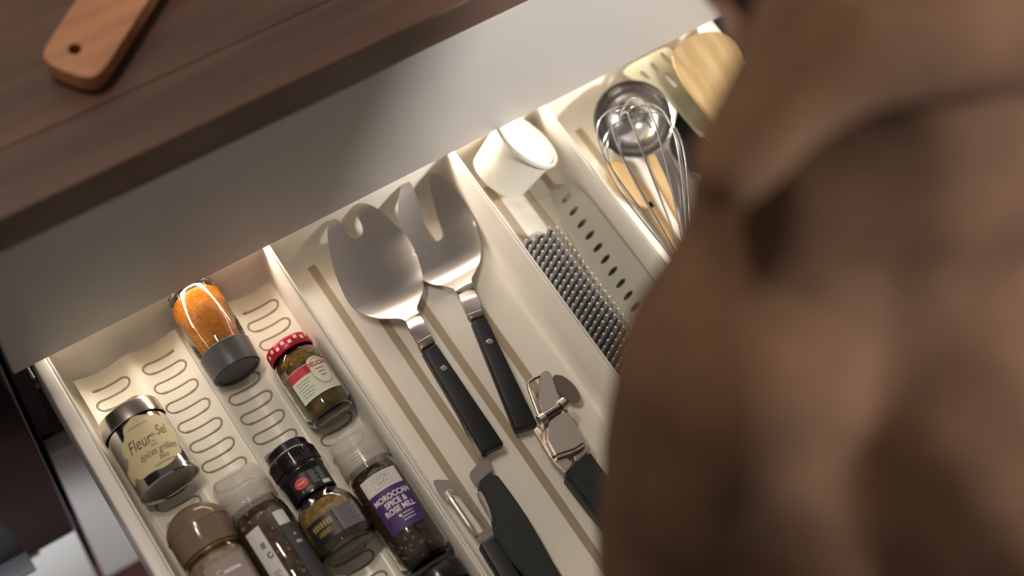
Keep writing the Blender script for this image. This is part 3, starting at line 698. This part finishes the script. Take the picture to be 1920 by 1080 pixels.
# ------------------------------------------------------------------ garlic press
t = thing('garlic_press', 'steel garlic press with black handles in the fork tray', 'garlic press', (.405, -.27, ZF))
gof = Vector((.405, -.27, ZF))
def GP(name, pts, z, th, m, bev=.001): return obj(name, (lambda b: (bmesh.ops.bevel(b, geom=b.edges[:], offset=bev, segments=2, affect='EDGES'), b)[1])(prism([tuple(G(*p, z)[:2]) for p in pts], z - th, z)), m, t, off=gof)
GP('press_plate', [(1012, 703), (1022, 693), (1032, 697), (1048, 745), (1050, 762), (1020, 785), (1012, 760)], .640, .010, steel_satin)
GP('hopper', [(1022, 790), (1048, 768), (1060, 758), (1082, 800), (1102, 830), (1080, 845), (1040, 858), (1022, 825)], .648, .024, steel_satin, .003)
A, B = G(1020, 782, .650), G(1049, 764, .650)
obj('hinge_pin', tube([A, B], .0042, 14), steel_dark, t, off=gof)
for a, b in (((1012, 790), (1022, 783)), ((1050, 762), (1060, 754))):
    obj('hinge_knuckle', tube([G(*a, .650), G(*b, .650)], .0058, 16), steel_satin, t, off=gof)
obj('basket_loop', tube([G(*p, .642) for p in ((1012, 705), (1000, 710), (990, 718), (992, 730), (1003, 760), (1012, 785))], .0018, 8), steel_satin, t, off=gof)
A = G(1052, 735, .630); zg = .628
obj('sieve_face', sheet(ellp(A.x + .007, A.y + .001, .0085, .0175, 26, rot=.15), lambda x, y: zg, .003, .004), steel_dark, t, off=gof)
GP('arm', [(1000, 805), (1012, 797), (1035, 835), (1075, 868), (1060, 887), (1040, 868)], .640, .008, steel_satin)
GP('lower_arm', [(1072, 850), (1104, 832), (1108, 842), (1080, 866)], .638, .012, steel_satin)
GP('handle', [(1057, 890), (1104, 842), (1150, 905), (1185, 960), (1140, 995), (1115, 965)], .640, .018, black_plastic, .003)

# ------------------------------------------------------------------ narrow tray: white cup, spiked brush, slotted plate
base = Vector((.4860, -.0185, .6380)); top = Vector((.5185, -.0165, .6790)); axv = (top - base).normalized(); Lc = (top - base).length
t = thing('white_cup', 'white plastic measuring cup tipped over at the back of the narrow tray', 'cup', base)
t.rotation_euler = axv.to_track_quat('Z', 'Y').to_euler()
obj('body', lathe([(0, -.002), (.0285, -.002), (.031, 0), (.0342, Lc - .006), (.0368, Lc - .0055), (.0373, Lc - .0035), (.0368, Lc - .0015), (.0346, Lc - .001), (.0332, Lc - .004), (.0324, Lc - .009), (0, Lc - .009)], 48), white_plastic, t)
obj('lid_disc', lathe([(0, Lc - .0025), (.0320, Lc - .0025), (.0327, Lc - .004), (.0322, Lc - .0085), (0, Lc - .0085)], 48), white_plastic, t)

t = thing('spiked_brush', 'dark brush block with rows of upright steel pins', 'brush', (.481, -.18, ZF))
bof = Vector((.481, -.18, ZF))
obj('block', box((.4622, -.275, ZF + .0020), (.5035, -.092, .6265), .0015), brush_black, t, off=bof)
obj('edge_strip', box((.5012, -.272, .6265), (.5032, -.095, .6280), .0005), mat('brass', 'b09a70', .4, metal=.8), t, off=bof)
pm = bpy.data.meshes.new('pin'); b_ = lathe([(.0014, 0), (.0013, .022), (.0010, .0240), (0, .0246)], 8); b_.to_mesh(pm); b_.free(); shade(pm); pm.materials.append(pin_metal)
for i in range(6):
    for j in range(23):
        x = .4640 + i * .0070; y = -.0985 - j * .0075 - (.00375 if i % 2 else 0)
        link('pin', pm, None, t, Vector((x, y, .6264)) - bof)

zpl = .6195
pl = [(1028, 352), (1040, 346), (1062, 345), (1085, 354), (1105, 372), (1132, 402), (1166, 440), (1206, 490), (1256, 560), (1296, 620), (1260, 690), (1225, 700), (1180, 640), (1120, 540), (1060, 430), (1040, 385)]
hl = [(1062, 372), (1076, 396), (1091, 419), (1106, 441), (1121, 464), (1135, 486), (1149, 508.5), (1164, 531), (1178, 554), (1192, 576), (1206, 598), (1220, 620)]
plf = Vector((.54, -.15, ZF))
t = thing('slotted_plate', 'thin pale grey plastic plate with a row of oval holes beside the spiked brush', 'slicer', plf)
zpf = lambda x, y: .6185 + max(0, x - .512) * .52
hs = []
for p in hl:
    c = Gf(*p, zpf); hs.append(ellp(c.x, c.y, .0056, .0026, 14, rot=.18))
obj('plate', sheet(smooth_poly([(min(Gf(*p, zpf).x, .5515), Gf(*p, zpf).y) for p in pl], 1), zpf, .0018, .006, holes=hs), plate_grey, t, off=plf)

# ------------------------------------------------------------------ right tray: ladle, whisk, wooden and plastic utensils
# ladle: bowl open upwards, tilted
lc = G(1188, 224, .656)
t = thing('soup_ladle', 'polished steel soup ladle with round bowl under the whisk', 'ladle', lc)
n_ = Vector((-.30, -.25, 1)).normalized(); t.rotation_euler = n_.to_track_quat('Z', 'Y').to_euler()
rb = .0405; bowl = [(rb * math.cos(a), rb * math.sin(a) * .9) for a in [-PI / 2 + PI / 2 * k / 12 for k in range(13)]]
bowl[0] = (0, bowl[0][1]); rim = [(rb + .0008, .0004)]
inn = [(max(r - .0011, 0), z + (.0011 if i < 11 else 0)) for i, (r, z) in enumerate(bowl)]
obj('bowl', lathe(bowl + rim + inn[::-1], 56), steel_bright, t)
M_inv = t.rotation_euler.to_matrix().inverted()
hpts = [G(1240, 285, .675), G(1262, 330, .676), G(1290, 410, .672), G(1330, 520, .665), G(1390, 680, .655), G(1440, 800, .648)]
bm = bmesh.new(); prev = None
for i, p in enumerate(hpts):
    d = (hpts[min(i + 1, 5)] - hpts[max(i - 1, 0)]).normalized(); s_ = Vector((-d.y, d.x, 0)).normalized() * .0075
    cur = [bm.verts.new(M_inv @ (q - lc)) for q in (p + s_, p + Vector((0, 0, .0015)), p - s_, p - Vector((0, 0, .0015)))]
    if prev:
        for k in range(4): bm.faces.new((prev[k], prev[(k + 1) % 4], cur[(k + 1) % 4], cur[k]))
    else: bm.faces.new(cur[::-1])
    prev = cur
bm.faces.new(prev); obj('handle', bm, steel, t, ang=50)

# whisk
wa = G(1172, 198, .700); wb = G(1288, 500, .682); wd = (wb - wa); wl = wd.length; wd.normalize()
t = thing('balloon_whisk', 'steel balloon whisk lying on top of the ladle', 'whisk', wa)
ws = wd.cross(Vector((0, 0, 1))).normalized(); wu = ws.cross(wd)
for k in range(6):
    a = PI * k / 6 + .15; e = ws * math.cos(a) + wu * math.sin(a); pts = []
    sc_ = 1 - .04 * (k % 3)
    for i in range(61):
        u = i / 60 * 2 - 1; s = 1 - abs(u)
        # teardrop loop: wide near the tip, narrow at the handle
        along = wl * u * u
        half = .0475 * sc_ * math.sin(PI * abs(u)) * (1 - .30 * abs(u)) + .0035 * abs(u)
        off = half * (1 if u > 0 else -1)
        pts.append(wd * (along + .006 * (k % 3)) + e * off)
    obj('wire', tube(pts, .00085, 7), steel_bright, t)
obj('ferrule', tube([wd * (wl - .004), wd * (wl + .02)], [.0055, .0075], 14), steel_bright, t)
obj('handle', tube([wd * (wl + .018), wd * (wl + .03), wd * (wl + .08), wd * (wl + .125), wd * (wl + .132)], [.0075, .0085, .0095, .0085, .004], 16), steel, t)

def flat_tool(name, label, cat, parts, base):
    t = thing(name, label, cat, base)
    for nm, pts, z, th, m, holes, sm, dz in parts:
        zf = lambda x, y, z=z, dz=dz: z + dz * (y + .02)
        q = [Gf(*p, zf) for p in pts]; hh = [smooth_poly([tuple(Gf(*p, zf)[:2]) for p in h], 1) for h in holes]
        o = obj(nm, sheet(smooth_poly([(p.x, p.y) for p in q], sm), zf, th, .006, holes=hh), m, t, off=base)
    return t
flat_tool('wooden_spatula', 'broad round-ended pale wooden spatula resting over the drawer corner', 'spatula', [
    ('blade', [(1262, 92), (1290, 70), (1320, 59), (1350, 59), (1378, 72), (1395, 100), (1402, 140), (1400, 185), (1385, 225), (1370, 245), (1345, 235), (1310, 190), (1280, 150), (1262, 115)], .688, .006, pale_wood, [], 2, .10),
    ('handle', [(1362, 240), (1385, 225), (1470, 400), (1560, 590), (1540, 602), (1445, 420)], .688, .009, pale_wood, [], 1, .10)], Vector((.74, -.05, ZF)))
flat_tool('slotted_turner', 'olive translucent plastic slotted turner under the wooden spatula', 'spatula', [
    ('blade', [(1166, 136), (1180, 122), (1215, 104), (1245, 88), (1258, 92), (1290, 128), (1330, 178), (1356, 215), (1340, 245), (1320, 262), (1300, 240), (1265, 200), (1225, 165), (1190, 150)], .668, .0022, olive_plastic,
     [[(1217, 120), (1222, 117), (1238, 133), (1234, 138)], [(1236, 101), (1243, 98), (1274, 128), (1268, 134)], [(1273, 136), (1281, 132), (1328, 188), (1320, 194)], [(1243, 140), (1250, 136), (1272, 160), (1265, 165)], [(1198, 136), (1204, 132), (1220, 146), (1215, 150)]], 1, .12),
    ('handle', [(1325, 262), (1345, 245), (1420, 370), (1500, 520), (1485, 530), (1400, 390)], .666, .006, olive_plastic, [], 1, .12)], Vector((.70, -.05, ZF)))
flat_tool('black_spatula', 'black plastic spatula beside the steel ladle', 'spatula', [
    ('blade', [(1262, 170), (1276, 163), (1284, 166), (1322, 215), (1350, 300), (1330, 330), (1290, 315), (1262, 290), (1254, 262), (1268, 220), (1270, 195)], .650, .003, black_plastic, [], 1, .12),
    ('handle', [(1318, 325), (1340, 310), (1420, 470), (1490, 610), (1472, 620), (1395, 480)], .648, .008, black_plastic, [], 1, .10)], Vector((.68, -.08, ZF)))
flat_tool('wooden_spoon', 'pale wooden spoon half hidden under the whisk wires', 'spoon', [
    ('bowl', [(1135, 318), (1142, 300), (1160, 300), (1190, 325), (1212, 352), (1228, 380), (1224, 392), (1205, 388), (1170, 365), (1145, 342)], .6225, .006, pale_wood, [], 2, .0),
    ('handle', [(1210, 384), (1222, 374), (1290, 470), (1380, 600), (1370, 610), (1275, 482)], .6225, .007, pale_wood, [], 1, .0)], Vector((.59, -.08, ZF)))
flat_tool('wooden_fork', 'narrow pale wooden stick beside the ladle handle', 'wooden stick', [
    ('stick', [(1212, 296), (1222, 288), (1236, 292), (1262, 350), (1330, 480), (1318, 488), (1245, 365)], .642, .007, pale_wood, [], 1, .04)], Vector((.63, -.1, ZF)))

# ------------------------------------------------------------------ person in a brown sweater leaning over the drawer
def caps(bm, p0, r0, p1, r1, n=14):
    """tapered capsule as a closed hull"""
    p0 = Vector(p0); p1 = Vector(p1); d = p1 - p0
    if d.length < 1e-6: d = Vector((0, 0, 1e-4))
    q = d.to_track_quat('Z', 'Y').to_matrix(); L = d.length; prof = []
    for k in range(6): a = -PI / 2 + PI / 2 * k / 5; prof.append((r0 * math.cos(a), r0 * math.sin(a)))
    for k in range(6): a = PI / 2 * k / 5; prof.append((r1 * math.cos(a), L + r1 * math.sin(a)))
    rings = []
    for r, z in prof:
        if r < 1e-6: rings.append([bm.verts.new(p0 + q @ Vector((0, 0, z)))])
        else: rings.append([bm.verts.new(p0 + q @ Vector((r * math.cos(2 * PI * i / n), r * math.sin(2 * PI * i / n), z))) for i in range(n)])
    for A, B in zip(rings, rings[1:]):
        for i in range(n):
            j = (i + 1) % n
            if len(A) == 1: bm.faces.new((A[0], B[j], B[i]))
            elif len(B) == 1: bm.faces.new((A[i], A[j], B[0]))
            else: bm.faces.new((A[i], A[j], B[j], B[i]))
def chain(bm, pts):
    for (a, ra), (b, rb_) in zip(pts, pts[1:]): caps(bm, a, ra, b, rb_)
def remesh(name, bm, m, parent, vox, smooth=6, off=None, disp=0):
    me = bpy.data.meshes.new(name); bmesh.ops.recalc_face_normals(bm, faces=bm.faces); bm.to_mesh(me); bm.free()
    o = bpy.data.objects.new(name, me); col.objects.link(o)
    r = o.modifiers.new('r', 'REMESH'); r.mode = 'VOXEL'; r.voxel_size = vox
    s = o.modifiers.new('s', 'SMOOTH'); s.factor = .5; s.iterations = smooth
    dg = bpy.context.evaluated_depsgraph_get(); m2 = bpy.data.meshes.new_from_object(o.evaluated_get(dg))
    bpy.data.objects.remove(o); bpy.data.meshes.remove(me)
    if disp:
        nn = [v.normal.copy() for v in m2.vertices]
        for v, n in zip(m2.vertices, nn):
            v.co += n * disp * (noise.noise(v.co * 9) + .5 * noise.noise(v.co * 22))
    if off is not None: m2.transform(Matrix.Translation(-Vector(off)))
    m2.name = name; shade(m2, 180); m2.materials.clear(); m2.materials.append(m)
    return link(name, m2, m, parent)
Fw = Vector((-.333, .943, 0)); Rt = Vector((.943, .333, 0)); Up = Vector((0, 0, 1))
SL = D(1400, 690, .86); SR = SL + Rt * .35; MS = (SL + SR) / 2
HIP = Vector((.575, -.80, .93)); NK = MS + Vector((0, .045, .055)); HEAD = D(1505, -190, .92)
sp = (MS - HIP)
PB = Vector((.60, -.78, 0)); 
person = thing('person', 'person in a loose brown sweater leaning forward over the open drawer', 'person', PB)
# joints
EL = D(1305, 1050, .97); WL = Vector((.380, -.590, .762)); ER = Vector((.765, -.565, .985)); WR = Vector((.680, -.590, .762))
hipL = HIP - Rt * .09; hipR = HIP + Rt * .09
knL = Vector((.50, -.755, .50)); knR = Vector((.68, -.69, .50)); anL = Vector((.50, -.83, .09)); anR = Vector((.69, -.77, .09))
bm = bmesh.new()
# torso, neck, head, limbs of the body in one surface
for s in (-1, 1):
    chain(bm, [(HIP + Rt * .07 * s, .105), (HIP + sp * .35 + Rt * .055 * s, .092), (HIP + sp * .75 + Rt * .07 * s, .100), (MS + Rt * .09 * s - Up * .01, .070)])
chain(bm, [(MS, .075), (NK, .056), (NK + (HEAD - NK) * .55, .052), (HEAD - Vector((0, .01, .03)), .06)])
hd_f = (Fw * .75 - Up * .66).normalized(); hd_u = (Fw * .66 + Up * .75).normalized()      # face tilted down
caps(bm, HEAD + hd_u * .02 - hd_f * .012, .084, HEAD + hd_u * .02 + hd_f * .018, .078)
caps(bm, HEAD - hd_u * .035 + hd_f * .03, .062, HEAD - hd_u * .075 + hd_f * .052, .040)
caps(bm, HEAD - hd_u * .0 + hd_f * .088, .010, HEAD - hd_u * .028 + hd_f * .108, .014)     # nose
caps(bm, HEAD - hd_u * .055 + hd_f * .085 - Rt * .018, .009, HEAD - hd_u * .055 + hd_f * .085 + Rt * .018, .009)   # lips
for s in (-1, 1):
    caps(bm, HEAD + Rt * .080 * s + hd_u * .012, .012, HEAD + Rt * .083 * s - hd_u * .028, .009)    # ears
    caps(bm, HEAD + hd_f * .082 + hd_u * .022 + Rt * .015 * s, .011, HEAD + hd_f * .074 + hd_u * .022 + Rt * .045 * s, .010)  # brow
for S, E_, W_ in ((SL, EL, WL), (SR, ER, WR)):
    chain(bm, [(S, .058), (S + (E_ - S) * .5, .046), (E_, .038), (E_ + (W_ - E_) * .3, .039), (W_, .026)])
for h, k, a in ((hipL, knL, anL), (hipR, knR, anR)):
    chain(bm, [(h, .090), (h + (k - h) * .5, .076), (k, .056), (k + (a - k) * .3, .055), (a, .036), (a + Fw * .06 - Up * .045, .030), (a + Fw * .16 - Up * .062, .022)])
    caps(bm, a, .036, a - Fw * .03 - Up * .05, .034)
# hands closed over the top edge of the drawer front
for W_, s in ((WL, 1), (WR, -1)):
    kn = W_ + Vector((0, .030, -.032))                                       # palm runs down to the knuckles over the edge
    kn.z = .722; kn.y = -.535
    for f in range(4):
        x0 = (f - 1.5) * .019
        a = W_ + Vector((x0 * .55, 0, -.01)); b = Vector((kn.x + x0, kn.y, kn.z)); ln = (.9, 1.0, 1.06, .85)[f if s < 0 else 3 - f]
        caps(bm, a, .017, b, .0125)
        c = b + Vector((0, .036 * ln, -.004)); d_ = c + Vector((0, .012, -.026 * ln)); e = d_ + Vector((0, -.006, -.018 * ln))
        chain(bm, [(b, .0100), (c, .0092), (d_, .0085), (e, .0075)])
    th0 = W_ + Vector((s * .022, .0, -.02)); th1 = Vector((kn.x + s * .045, kn.y - .004, .712)); th2 = th1 + Vector((-s * .008, -.006, -.036))
    chain(bm, [(th0, .015), (th1, .0115), (th2, .0090)])
body = remesh('body', bm, skin_m, person, .0058, 3, off=PB)
for s in (-1, 1):
    p = HEAD + hd_f * .077 + hd_u * .004 + Rt * .031 * s
    e = obj('eye', lathe([(0, -.0115)] + [(.0115 * math.cos(a), .0115 * math.sin(a)) for a in [-1.4 + 2.8 * k / 8 for k in range(9)]] + [(0, .0115)], 16), eye_white, person); e.location = p - PB
# sweater
bm = bmesh.new()
for s in (-1, 1):
    chain(bm, [(HIP + Rt * .06 * s - Up * .05 - Fw * .01, .140), (HIP + Rt * .07 * s + Up * .01 - Fw * .01, .140), (HIP + sp * .22 + Rt * .075 * s, .125), (HIP + sp * .5 + Rt * .075 * s, .122), (HIP + sp * .8 + Rt * .085 * s, .118), (MS + Rt * .085 * s, .088)])
chain(bm, [(MS, .10), (NK, .078)])
for S, E_, W_ in ((SL, EL, WL), (SR, ER, WR)):
    chain(bm, [(S + (MS - S) * .25, .078), (S, .074), (S + (E_ - S) * .5, .073), (E_, .060), (E_ + (W_ - E_) * .5, .050), (W_ + (E_ - W_) * .10, .036)])
chain(bm, [(D(1480, 380, .84), .055), (D(1700, 320, .86), .075), (D(1960, 300, .89), .075)])
chain(bm, [(D(1420, 720, .88), .075), (D(1520, 960, .95), .100), (D(1650, 1120, 1.0), .11)])
remesh('sweater', bm, sweater_m, person, .009, 8, off=PB, disp=.004)
# rolled hood / collar lying across the neck and shoulders
bm = bmesh.new()
H_ = [((1362, 320), .750, .021), ((1440, 150), .755, .022), ((1500, 20), .76, .024), ((1560, -100), .77, .028)]
chain(bm, [(D(*p, d), r) for p, d, r in H_])
H2 = [((1366, 325), .745, .021), ((1480, 190), .745, .024), ((1600, 100), .745, .028), ((1760, 66), .755, .030), ((1990, 58), .78, .032)]
chain(bm, [(D(*p, d), r) for p, d, r in H2])
H3 = [((1560, 40), .80, .038), ((1750, -20), .80, .05), ((1990, -20), .83, .05)]
chain(bm, [(D(*p, d), r) for p, d, r in H3])
ring = [NK + (HEAD - NK) * .4 + Rt * (.012 + .058 * math.cos(a)) + (Fw * .7 + Up * .6) * .062 * math.sin(a) for a in [2 * PI * k / 16 for k in range(17)]]
chain(bm, [(p, .022) for p in ring])
remesh('hood', bm, sweater_m, person, .008, 6, off=PB, disp=.003)
# trousers and shoes
bm = bmesh.new()
for s, h, k, a in ((-1, hipL, knL, anL), (1, hipR, knR, anR)):
    chain(bm, [(HIP + Rt * .06 * s - Up * .05, .104), (h - Up * .05, .100), (h + (k - h) * .5, .090), (k, .072), (k + (a - k) * .5, .066), (a + Up * .02, .056)])
remesh('trousers', bm, trouser_m, person, .009, 5, off=PB, disp=.003)
for a in (anL, anR):
    bm = bmesh.new(); chain(bm, [(Vector((a.x, a.y, .045)) - Fw * .045, .043), (Vector((a.x, a.y, .05)), .046), (Vector((a.x, a.y, .043)) + Fw * .09, .042), (Vector((a.x, a.y, .036)) + Fw * .18, .034)])
    o = remesh('shoe', bm, shoe_m, person, .006, 4, off=PB)
    for v in o.data.vertices:
        if v.co.z < .008: v.co.z = .004
# hair
bm = bmesh.new()
caps(bm, HEAD + hd_u * .030 - hd_f * .022, .092, HEAD + hd_u * .034 + hd_f * .012, .086)
caps(bm, HEAD - hd_u * .01 - hd_f * .04, .078, HEAD - hd_u * .055 - hd_f * .045, .058)
for s in (-1, 1): caps(bm, HEAD + hd_u * .02 + Rt * .062 * s, .034, HEAD - hd_u * .02 - hd_f * .01 + Rt * .066 * s, .026)
remesh('hair', bm, hair_m, person, .006, 4, off=PB, disp=.004)
